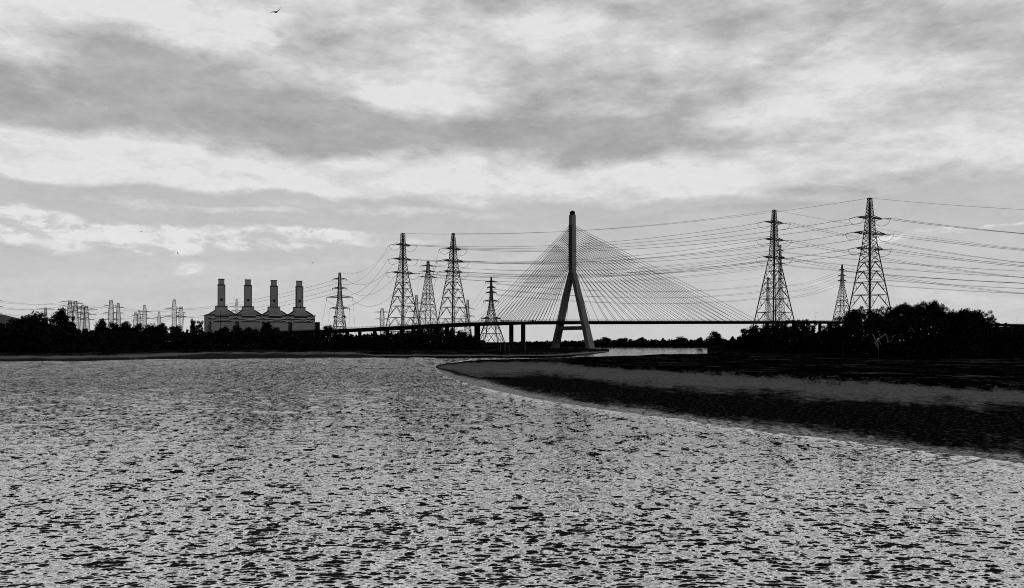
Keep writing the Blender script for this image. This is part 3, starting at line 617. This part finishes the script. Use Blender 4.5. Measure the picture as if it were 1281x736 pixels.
# ------------------------------------------------------------------ power station
PA = R(22); PC = P(328, 430, 1040); ps = empty('power_station', (PC.x, PC.y, 1.5), PA)
tag(ps, 'grey power station with four square chimneys on stepped shoulders behind the trees', 'power station')
s_ = 1040 / F; zp = lambda py: zof(py, 1040) - 1.5; SP = 28.9 * s_ / math.cos(PA) * 1.02; hwid = 60.8 * s_ / math.cos(PA)
h = MB(); h.box(-hwid, hwid, 0, 60, 0, zp(395)); hall = h.build('main_hall', M['clad'], ps)
m = MB()
for i in range(34):
    x = -hwid + 2 + i * (2 * hwid - 4) / 33; m.box(x - .25, x + .25, -.3, -.003, 0, zp(395) - .5)
m.build('cladding_ribs', M['clad'], hall)
m = MB(); m.box(-hwid - .6, hwid + .6, -1.1, 61, zp(395) + .003, zp(394)); m.build('roof_edge', M['darkpanel'], hall)
m = MB(); m.box(-hwid + 3, hwid - 1, -.9, -.305, zp(404.5), zp(402.5)); m.box(-hwid + 1, hwid - 1, -.8, -.305, zp(399.6), zp(398.6)); m.build('louvre_band', M['darkpanel'], hall)
m = MB(); m.box(hwid + .8, hwid + 6, 2, 50, 0, zp(402.5)); m.build('annex', M['darkpanel'], ps)
for i in range(4):
    x = (i - 1.5) * SP; w = 4.3 * s_ ; top = zp(350 + .1)
    ch = MB()
    def frus(mb, x, y, z0, z1, w0, w1, d0, d1):
        mb.poly([(x-w0,y-d0,z0),(x+w0,y-d0,z0),(x+w0,y+d0,z0),(x-w0,y+d0,z0),(x-w1,y-d1,z1),(x+w1,y-d1,z1),(x+w1,y+d1,z1),(x-w1,y+d1,z1)],[(3,2,1,0),(4,5,6,7),(0,1,5,4),(1,2,6,5),(2,3,7,6),(3,0,4,7)])
    cyy = 14
    frus(ch, x, cyy, zp(384), zp(357.6), w, w * .97, w, w * .97); c = ch.build('chimney', M['clad'], ps)
    m = MB(); frus(m, x, cyy, zp(357.6) + .003, zp(356.6), w * 1.08, w * 1.08, w * 1.08, w * 1.08); m.build('chimney_ledge', M['darkpanel'], c)
    m = MB(); frus(m, x, cyy, zp(356.6) + .003, zp(350.2), w * .8, w * .78, w * .8, w * .78); m.build('flue', M['clad'], c)
    m = MB(); frus(m, x, cyy, zp(350.2) + .003, zp(349.4), w * .88, w * .88, w * .88, w * .88); m.build('flue_rim', M['darkpanel'], c)
    m = MB()
    for e in (-1, 1):
        m.box(x + e * w * .98 - .3, x + e * w * .98 + .3, cyy - w - .25, cyy - w - .003, zp(383.8), zp(357.8))
    m.build('corner_strip', M['darkpanel'], c)
    m = MB(); m.bar((x, cyy - w - .5, zp(375.5)), (x, cyy - w + .3, zp(375.5)), 3.1, 3.1, 14, up=(0, 0, 1)); m.build('round_vent', M['darkpanel'], c)
    sh = MB(); W7 = 6.9 * s_; frus(sh, x, cyy, zp(388.6), zp(384.1), W7 * 1.1, W7 * .98, W7, W7 * .95)
    # sloping hood running down to the valleys between the units
    hwv = SP / 2 - .15; y0, y1 = 3.0, 27.0; za, zb = zp(394) + .006, zp(388.6)
    sh.poly([(x-hwv,y0,za),(x+hwv,y0,za),(x+W7*1.05,y0,zb),(x-W7*1.05,y0,zb),(x-hwv,y1,za),(x+hwv,y1,za),(x+W7*1.05,y1,zb),(x-W7*1.05,y1,zb)],
            [(0,1,2,3),(7,6,5,4),(0,3,7,4),(1,5,6,2),(3,2,6,7),(0,4,5,1)])
    sho = sh.build('stepped_shoulder', M['clad'], ps)
    m = MB(); frus(m, x, cyy, zp(384.1) + .003, zp(383.2), W7 * 1.06, W7 * 1.06, W7 * 1.0, W7 * 1.0)
    for e in (-1, 1): m.bar((x + e * W7 * 1.05, y0 - .2, zb + .2), (x + e * hwv, y0 - .2, za + .3), .9)
    m.build('ledge', M['darkpanel'], sho)
    m = MB(); m.box(x - 7.2 * s_ * 1.1, x + 7.2 * s_ * 1.1, -2.2, -.31, zp(397.5), zp(395.4)); m.build('louvre', M['darkpanel'], ps)
    m = MB(); m.box(x - 7.4 * s_ * 1.1, x + 7.4 * s_ * 1.1, -2.6, -.31, zp(395.3), zp(394.5)); m.build('canopy_strip', M['clad2'], ps)
    m = MB(); m.box(x - SP * .4, x + SP * .4, -2.0, -.31, zp(399.0), zp(398.0)); m.build('light_band', M['clad2'], ps)
    # curved turbine hall roofs in front
    cr_ = MB(); n = 12; hw2 = SP * .43
    for q in range(n + 1):
        t = -1 + 2 * q / n; z = zp(403.0) + (zp(400.0) - zp(403.0)) * (1 - t * t)
        cr_.v += [(x + t * hw2, -18, z), (x + t * hw2, -3, z), (x + t * hw2, -3, z - .9), (x + t * hw2, -18, z - .9)]
    for q in range(n):
        for j in range(4): cr_.f.append((q*4+j, (q+1)*4+j, (q+1)*4+(j+1) % 4, q*4+(j+1) % 4))
    cr_.f += [(0, 1, 2, 3), (n*4+3, n*4+2, n*4+1, n*4)]
    cr_.build('curved_roof', M['clad2'], ps)
    m = MB(); m.box(x - hw2 + .4, x + hw2 - .4, -17.5, -3.3, 0, zp(403.9)); m.build('turbine_house', M['clad'], ps)
m = MB(); m.bar((-hwid + 14, -19, 0), (-hwid + 14, -19, zp(389)), .7, .3, 6); m.build('mast_pole', M['darkpanel'], ps)
# ------------------------------------------------------------------ pale houses behind the left trees
def house(px, Y, w, dpt, hh, rz, label, bays):
    X = gx(px, Y); r = empty('house', (X, Y, 1.4), rz); tag(r, label, 'house', 'pale houses behind the left trees')
    m = MB(); m.box(-w/2, w/2, 0, dpt, 0, hh); wl = m.build('wall', M['pale'], r)
    m = MB(); m.poly([(-w/2-.4,-.5,hh+.003),(w/2+.4,-.5,hh+.003),(w/2+.4,dpt+.5,hh+.003),(-w/2-.4,dpt+.5,hh+.003),(-w/2-.4,dpt/2,hh+3),(w/2+.4,dpt/2,hh+3)],[(0,1,5,4),(2,3,4,5),(1,2,5),(3,0,4),(3,2,1,0)]); rf = m.build('roof', M['darkpanel'], r)
    m = MB(); m.box(w*.2, w*.2+1, dpt/2-.5, dpt/2+.5, hh+1.5, hh+4); m.build('chimney', M['darkpanel'], rf)
    for i in range(bays):
        for z in (1.5, 4.8, 8.1, 11.4):
            x = -w/2 + (i + .5) * w / bays; m = MB(); m.box(x-.9, x+.9, -.12, -.003, z, z+1.5); wn_ = m.build('window', M['darkpanel'], r)
for a in ((126, 705, 9, 8, 14, .1, 'pale narrow-fronted house, leftmost of the houses behind the left trees', 2), (150, 710, 14, 8, 14.5, -.1, 'pale house with dark roof under the taller far pylon pair', 3),
          (161, 715, 9, 8, 14, .2, 'pale house just right of the far pylon pair', 2), (188, 720, 12, 8, 14.5, -.05, 'low pale house nearest the power station side of the left trees', 3)): house(*a)
# ------------------------------------------------------------------ trees
def leafcard(mb, c, sz):
    u = Vector((random.gauss(0, 1), random.gauss(0, 1), random.gauss(0, 1))).normalized(); v = u.orthogonal().normalized(); v.rotate(Matrix.Rotation(random.random() * 6.28, 3, u)); w = u.cross(v)
    a, b = sz * random.uniform(.6, 1.1), sz * random.uniform(.35, .7)
    k = len(mb.v); mb.v += [tuple(c - v * a), tuple(c - w * b + v * .15 * a), tuple(c + v * a), tuple(c + w * b - v * .1 * a)]; mb.f.append((k, k + 1, k + 2, k + 3))
def make_crown(seed, kind, n, leaf):
    """unit crown: width 1 (radius .5), from z=0 to z=1"""
    random.seed(seed); mb = MB(); cl = []
    if kind == 'round':
        for i in range(22):
            a = random.uniform(0, 6.28); t = random.uniform(-.95, 1); rr = math.sqrt(max(0, 1 - t * t)) ** .8
            z = .47 + .36 * t * random.uniform(.85, 1.1); rr = .34 * rr * random.uniform(.55, 1.1); cl.append((Vector((math.cos(a) * rr, math.sin(a) * rr, z)), random.uniform(.11, .19)))
        for i in range(6): cl.append((Vector((random.uniform(-.15, .15), random.uniform(-.15, .15), .2 + .11 * i)), .2))
    elif kind == 'tall':
        for i in range(16):
            z = i / 16 * .85 + .08; a = random.uniform(0, 6.28); rr = (.34 * (1 - z) + .06) * random.uniform(.2, 1); cl.append((Vector((math.cos(a) * rr, math.sin(a) * rr, z)), .24 * (1 - z * .6)))
    elif kind == 'open':
        for i in range(20):
            a = random.uniform(0, 6.28); z = random.uniform(.3, .9); rr = random.uniform(.1, .42) * (1.15 - .5 * max(0, z - .6) * 2); cl.append((Vector((math.cos(a) * rr, math.sin(a) * rr, z)), random.uniform(.07, .13)))
        for i in range(8): cl.append((Vector((random.uniform(-.25, .25), random.uniform(-.25, .25), random.uniform(.05, .55))), .17))
    else:  # bush
        for i in range(13):
            a = random.uniform(0, 6.28); rr = random.uniform(0, .38); cl.append((Vector((math.cos(a) * rr, math.sin(a) * rr, random.uniform(.05, .8 - rr))), random.uniform(.14, .22)))
    tw = sum(r ** 2 for _, r in cl)
    for c, r in cl:
        for q in range(int(n * r ** 2 / tw)):
            d = Vector((random.gauss(0, 1), random.gauss(0, 1), random.gauss(0, .9))).normalized() * r * (random.random() ** .45) * random.uniform(.8, 1.18)
            p = c + d
            if p.z < 0: p.z = random.uniform(0, .1)
            leafcard(mb, p, leaf)
        for q in range(5):
            d = Vector((random.gauss(0, 1), random.gauss(0, 1), abs(random.gauss(0, 1)))).normalized(); leafcard(mb, c + d * r * 1.12, leaf * .8)
    me = bpy.data.meshes.new('crown'); me.from_pydata(mb.v, [], mb.f); me.materials.append(M['leaf'])
    tr = MB(); random.seed(seed + 1)
    tr.tube([(0, 0, -2.2), (0, 0, -.8), (.01, 0, -.1), (0, .01, .3), (.01, 0, .75)], [.045, .036, .028, .02, .008], 7)
    for i in range(7):
        c = cl[i % len(cl)][0]; z0 = random.uniform(-.1, .3); tr.tube([(0, 0, z0), tuple(Vector((c.x * .5, c.y * .5, (z0 + c.z) * .5))), tuple(c)], [.014, .010, .004], 5)
    tm = bpy.data.meshes.new('trunk'); tm.from_pydata(tr.v, [], tr.f); tm.materials.append(M['bark'])
    return me, tm
CR = {'round': [make_crown(11, 'round', 3000, .045), make_crown(12, 'round', 3000, .045), make_crown(13, 'round', 3000, .045)], 'tall': [make_crown(21, 'tall', 2200, .042)],
      'open': [make_crown(31, 'open', 2600, .036), make_crown(32, 'open', 2600, .036)], 'bush': [make_crown(41, 'bush', 1500, .05), make_crown(42, 'bush', 1500, .05)]}
CRN = {'round': [make_crown(51, 'round', 6500, .029), make_crown(52, 'round', 6500, .029), make_crown(53, 'round', 6500, .029)], 'open': [make_crown(61, 'open', 5200, .024), make_crown(62, 'open', 5200, .024)], 'bush': [make_crown(71, 'bush', 2600, .045)]}
rt = random.Random(5)
def tree(kind, px, top, Y, wpx, gz, label, group, near_=False, low=.18):
    lib = (CRN if near_ and kind in CRN else CR)[kind]; cm, tm = rt.choice(lib)
    X = gx(px, Y); H = zof(top, Y) - gz; wd = wpx / F * Y; ch_ = min(H * (1 - low) if kind != 'bush' else H, wd * (1.25 if kind != 'tall' else 3)) / 1.0; z0 = H - ch_ * .98 if kind != 'bush' else 0.0; ch_ = ch_ if kind != 'bush' else H
    r = empty('tree' if kind != 'bush' else 'bush', (X, Y, gz - .1), rt.uniform(0, 6.28)); tag(r, label, 'tree' if kind != 'bush' else 'bush', group)
    o = bpy.data.objects.new('crown', cm); COL.objects.link(o); o.parent = r; o.location = (0, 0, z0); o.scale = (wd * rt.uniform(1.1, 1.35), wd * 1.2, ch_)
    t = bpy.data.objects.new('trunk', tm); COL.objects.link(t); t.parent = r; t.location = (0, 0, z0); t.scale = (ch_, ch_, ch_ if kind != 'bush' else ch_ * .9)
    if kind != 'bush': t.scale = (ch_ * .9, ch_ * .9, ch_)
    return r
def row(items, side, gname, what, Yf, near_=False, low=.12, gz=None):
    for i, it in enumerate(items):
        kind, px, top, w = it[:4]; Y = it[4] if len(it) > 4 else Yf(px)
        g = ground_z(px, Y, side) if gz is None else gz
        wd = {'round': 'round-headed', 'tall': 'pointed', 'open': 'ragged open-crowned', 'bush': 'low bushy'}[kind]
        nm = 'bush' if kind == 'bush' else 'tree'
        tree(kind, px, top, Y, w, g, '%s %s, %s from left in %s' % (wd, nm, ORD[i], what), gname, near_, low)
row([('round', -14, 401, 34), ('bush', 4, 402, 26), ('round', 18, 399, 24), ('round', 31, 397, 24), ('round', 47, 388, 28), ('open', 60, 397, 18), ('round', 75, 386.5, 26), ('open', 87, 395, 18), ('bush', 98, 407, 16), ('bush', 112, 406, 18)],
    'l', 'trees on the left shore', 'the left-edge wood', lambda p: 470 + (p % 7) * 6)
row([('round', 126, 399.5, 20), ('round', 142, 403.5, 20), ('round', 158.5, 402, 13), ('round', 173, 405, 16), ('round', 189, 403.5, 22), ('round', 204, 404.5, 18), ('round', 219, 405.5, 18), ('bush', 231, 407, 16), ('tall', 241.5, 398, 13), ('open', 248, 401, 15), ('bush', 256, 409, 14)],
    'l', 'trees between the left wood and the power station', 'the row left of the power station', lambda p: 640 + (p % 5) * 8)
row([('bush', 268, 409, 18), ('round', 281, 407, 20), ('round', 297, 408, 20), ('round', 313, 407.5, 20), ('round', 334, 403, 16), ('round', 345, 408, 14), ('bush', 357, 413, 18), ('bush', 370, 415, 18), ('bush', 384, 414.5, 16), ('round', 397, 410, 14), ('round', 410, 405.5, 14), ('bush', 424, 412, 18), ('bush', 440, 415, 16), ('bush', 456, 415.5, 16)],
    'l', 'trees in front of the power station', 'the row before the power station', lambda p: 660 + (p % 5) * 8)
row([('bush', 470, 415.5, 16), ('bush', 484, 414, 14), ('bush', 498, 417, 16), ('round', 514, 412, 16), ('round', 528, 409, 16), ('round', 540, 405.5, 17), ('round', 552, 409, 15), ('round', 564, 411, 16), ('round', 576, 412, 17), ('bush', 588, 419, 15)],
    'l', 'trees below the viaduct', 'the clump by the viaduct', lambda p: 620 + (p % 5) * 6)
row([('round', 894.5, 413, 20, 760), ('round', 876, 421, 11, 900), ('bush', 908, 424, 16, 740), ('bush', 922, 420, 16, 560)], 'r', 'trees left of the right-bank wood', 'the scattered right-bank trees', lambda p: 700)
row([('open', 932, 411, 20), ('round', 946, 404.5, 24), ('round', 962, 403.5, 22), ('round', 978, 402, 20), ('open', 992, 400, 20), ('open', 1004, 399.5, 20), ('open', 1013, 401, 16), ('bush', 1022, 413, 14), ('open', 1031, 407, 16), ('open', 1042, 403, 18)],
    'r', 'trees below the slender pylon', 'the wood below the slender pylon', lambda p: 430 + (p % 5) * 6, low=.08)
row([('open', 1055, 396, 24), ('round', 1068, 386.5, 26), ('open', 1077, 383, 20), ('round', 1091, 386, 24), ('open', 1104, 386, 26), ('open', 1111, 383, 18), ('round', 1124, 381.5, 26), ('round', 1132, 378.5, 24), ('round', 1147, 378.5, 24), ('open', 1157, 376, 28), ('round', 1167, 377, 26), ('open', 1175, 379, 24), ('round', 1190, 388, 28), ('round', 1205, 385.5, 26), ('round', 1218, 387, 28), ('open', 1235, 388.5, 18), ('open', 1242, 397, 14), ('bush', 1250, 407, 14), ('bush', 1261, 402, 10, 330)],
    'r', 'trees of the right-bank wood', 'the large wood on the right bank', lambda p: 285 + (p % 5) * 7, True, low=.08)
# far skyline bushes beyond the channel, individually
fp = [(745, 424.5, 10), (756, 422, 12), (767, 423, 13), (779, 422, 12), (790, 424, 12), (803, 421, 9), (812, 424, 12), (824, 423.5, 12), (836, 423, 12), (851, 420.5, 12), (863, 423.5, 12), (730, 426, 12), (717, 426.5, 12), (705, 426, 12), (690, 426.5, 12), (674, 427, 12), (660, 426.5, 14)]
fp.sort()
row([('bush' if t > 422 else 'round', x, t, w * 1.4) for x, t, w in fp], 'r', 'bushes on the far shore skyline', 'the far shore skyline', lambda p: 1230 + (p % 4) * 12, gz=.8, low=.02)
# undergrowth nobody could count: one leafy strip per wood
def scrub(name, pts, side, mat, dens, sz, label=None):
    random.seed(hash(name) % 1000 if False else len(name)); mb = MB()
    for (px, top, Y), (px2, top2, Y2) in zip(pts[:-1], pts[1:]):
        nn = int(dens * abs(px2 - px))
        for i in range(nn):
            t = random.random(); p = px + (px2 - px) * t; y = Y + (Y2 - Y) * t + random.gauss(0, 6); tp = top + (top2 - top) * t
            g = ground_z(p, y, side) if side in 'lr' else .8
            hgt = max(.6, zof(tp, y) - g) * (1 + .35 * mnoise.noise(Vector((p * .22, 1, 0))) + .2 * mnoise.noise(Vector((p * .8, 4, 0)))); z = g + hgt * random.random() ** .8
            leafcard(mb, Vector((gx(p, y), y, z)), sz * random.uniform(.7, 1.3))
    tag(mb.build(name, mat), label, 'scrub', kind='stuff')
scrub('scrub', [(-60, 410, 460), (60, 408, 460), (110, 415, 470), (180, 417, 630), (260, 416, 640), (330, 415, 650), (400, 418, 650), (470, 420, 630), (520, 417, 620), (590, 421, 610), (606, 428, 600)], 'l', M['leaf'], 46, 1.2, 'dark tangled undergrowth along the foot of the left bank trees')
scrub('scrub', [(1030, 419, 330), (1060, 404, 300), (1110, 400, 290), (1180, 398, 290), (1225, 404, 290), (1248, 412, 300), (1420, 415, 320)], 'r', M['leaf'], 75, .6, 'dark tangled undergrowth filling the large wood on the right bank')
scrub('scrub', [(905, 428, 520), (925, 422, 470), (960, 414, 420), (1010, 415, 420), (1040, 416, 420), (1060, 414, 400)], 'r', M['leaf'], 50, .9, 'dark tangled undergrowth under the wood below the slender pylon')
scrub('scrub', [(640, 428.5, 1230), (740, 426.5, 1225), (800, 425.5, 1220), (920, 425.5, 1200), (960, 424, 1200)], 'f', M['leaf'], 26, 1.8, 'low dark hedge line along the far shore')
# ------------------------------------------------------------------ road embankment on the right
# (grass bank carrying the bridge road, part of the terrain mesh above)
# ------------------------------------------------------------------ things on the right bank
def obj_at(px, py, side='r'):
    Y = 60.0
    while Y < 1000:
        z = ground_z(px, Y, side)
        if zof(py, Y) <= z + .02 and zof(py, Y) < CH: break
        Y += .5
    return Vector((gx(px, Y), Y, ground_z(px, Y, side)))
c = obj_at(1050, 481); s2 = c.y / F
m = MB(); m.tube([c + Vector((-.1, 0, -.3)) , c + Vector((.15, 0, .5)), c + Vector((-.1, .05, 1.0)), c + Vector((-.75, .1, 1.25))], [.14, .12, .10, .05], 7)
m.tube([c + Vector((.1, 0, .3)), c + Vector((.35, 0, .9))], [.08, .04], 6)
o = m.build('driftwood_stump', M['wood']); tag(o, 'crooked dark driftwood stump standing alone in the bare mud on the right', 'driftwood')
Yb = 215.0
def q3(px, py, dy=0): return P(px, py, Yb + dy)
fr = empty('broken_frame', tuple(q3(1097, 434))); tag(fr, 'pale broken metal frame leaning in the black bank below the trees', 'frame')
org = q3(1097, 434)
for pts_ in ([(1091.5, 418), (1099, 432.5)], [(1097, 425.5), (1108, 418)], [(1108, 418), (1111, 427.5)], [(1094, 428), (1099, 436)], [(1098.5, 424.5), (1102, 431)]):
    m = MB(); m.tube([q3(*p, dy=i * .5) - org for i, p in enumerate(pts_)], .10, 6); m.build('bent_tube', M['rust'], fr)
# legs reach the ground
m = MB(); m.tube([q3(1099, 436) - org, Vector((q3(1099, 436).x - org.x, .3, ground_z(1099, Yb, 'r') - org.z - .3))], .05, 6); m.build('support_leg', M['wood'], fr)
rr_ = random.Random(9)
DEB = [(1058, 440.5, 1.4), (1068, 438.5, 1.2), (1073, 441, .9), (1083, 443.5, 1.5), (1055, 441.5, .7), (1234, 447.5, 1.3), (1082.5, 426, 1.6), (1262, 427.5, .9)]
DL = ['pale boulder by the waterline bank, leftmost of the light specks below the wood', 'bright pale boulder, second of the light specks below the wood', 'small pale boulder between two brighter ones below the wood', 'brightest pale boulder below the broken frame', 'tiny pale boulder touching the leftmost light speck', 'lone bright boulder on the dark bank far right', 'pale boulder beside and left of the broken frame', 'small pale boulder high on the dark bank at far right']
for (px, py, r_), lb in zip(DEB, DL):
    c = obj_at(px, py); m = MB(); n = 8; vs = []
    for i in range(5):
        t = math.pi * i / 4
        for k in range(n): a = 2*math.pi*k/n; rad = r_ * .5 * (1 + rr_.uniform(-.25, .25)); vs.append((math.sin(t)*math.cos(a)*rad*1.3, math.sin(t)*math.sin(a)*rad, math.cos(t)*rad*.7))
    m.poly(vs, [(i*n+k, i*n+(k+1) % n, (i+1)*n+(k+1) % n, (i+1)*n+k) for i in range(4) for k in range(n)]); o = m.build('boulder', M['rust']); o.location = c + Vector((0, 0, r_ * .25)); tag(o, lb, 'boulder', 'pale boulders on the right bank')
# mooring piles before the bridge pier
for i, (px, hgt) in enumerate(((626, 5.2), (631.5, 5.0), (637, 4.0), (657, 5.5))):
    Yp = 520; m = MB(); m.bar((0, 0, -1), (0, 0, hgt), .9, .8, 8); m.bar((0, 0, hgt + .003), (0, 0, hgt + .35), 1.1, 1.1, 8); o = m.build('mooring_pile', M['wood']); o.location = (gx(px, Yp), Yp, 1.0)
    tag(o, 'dark mooring pile in front of the double bridge pier, %s from the left' % ORD[i], 'pile', 'mooring piles by the bridge pier')
# ------------------------------------------------------------------ birds
def bird_mesh(gl=1.0):
    m = MB()
    # body, tail and two raised wings in one continuous surface made of swept sections
    def wing(s):
        st = [(0, 0, 0, .34, .09), (.22, .05, .12 if s > 0 else .03, .30, .06), (.5, .06, .36 if s > 0 else .02, .24, .04), (.8, -.04, .66 if s > 0 else -.10, .15, .025), (1.0, -.16, .86 if s > 0 else -.24, .04, .01)]
        b = len(m.v)
        for x, y, z, c, th in st:
            x *= s * (1 if s < 0 else .78)
            th *= 1.5; m.v += [(x, y + c * .5, z), (x, y + c * .1, z + th), (x, y - c * .5, z), (x, y + c * .1, z - th)]
        for i in range(4):
            for j in range(4): m.f.append((b+i*4+j, b+(i+1)*4+j, b+(i+1)*4+(j+1) % 4, b+i*4+(j+1) % 4))
        m.f.append((b+19, b+18, b+17, b+16))
    wing(1); wing(-1)
    m.tube([(0, .62, .03), (0, .5, .03), (0, .38, .03), (0, .15, .0), (0, -.15, -.03), (0, -.4, -.06), (.02, -.7, -.1)], [.015, .055, .06, .1, .09, .05, .07], 8)
    return m
bm_ = bird_mesh(); b0_ = bm_.build('bird', M['bird'], smooth=True); b0_.location = P(345.5, 15.5, 100); b0_.rotation_euler = (R(12), R(0), R(14)); b0_.scale = (.78,) * 3
tag(b0_, 'gull with raised wings gliding near the top of the sky', 'bird', 'birds in the sky')
for (px, py, Y, lb) in ((177, 290, 330, 'tiny bird speck above the leftmost low clouds'), (222, 317, 330, 'tiny bird speck below the small cloud puffs left of centre'), (391, 329, 360, 'tiny bird speck above the pylon right of the chimneys')):
    o = b0_.copy(); COL.objects.link(o); o.location = P(px, py, Y); o.rotation_euler = (0, 0, rr_.uniform(0, 3)); tag(o, lb)
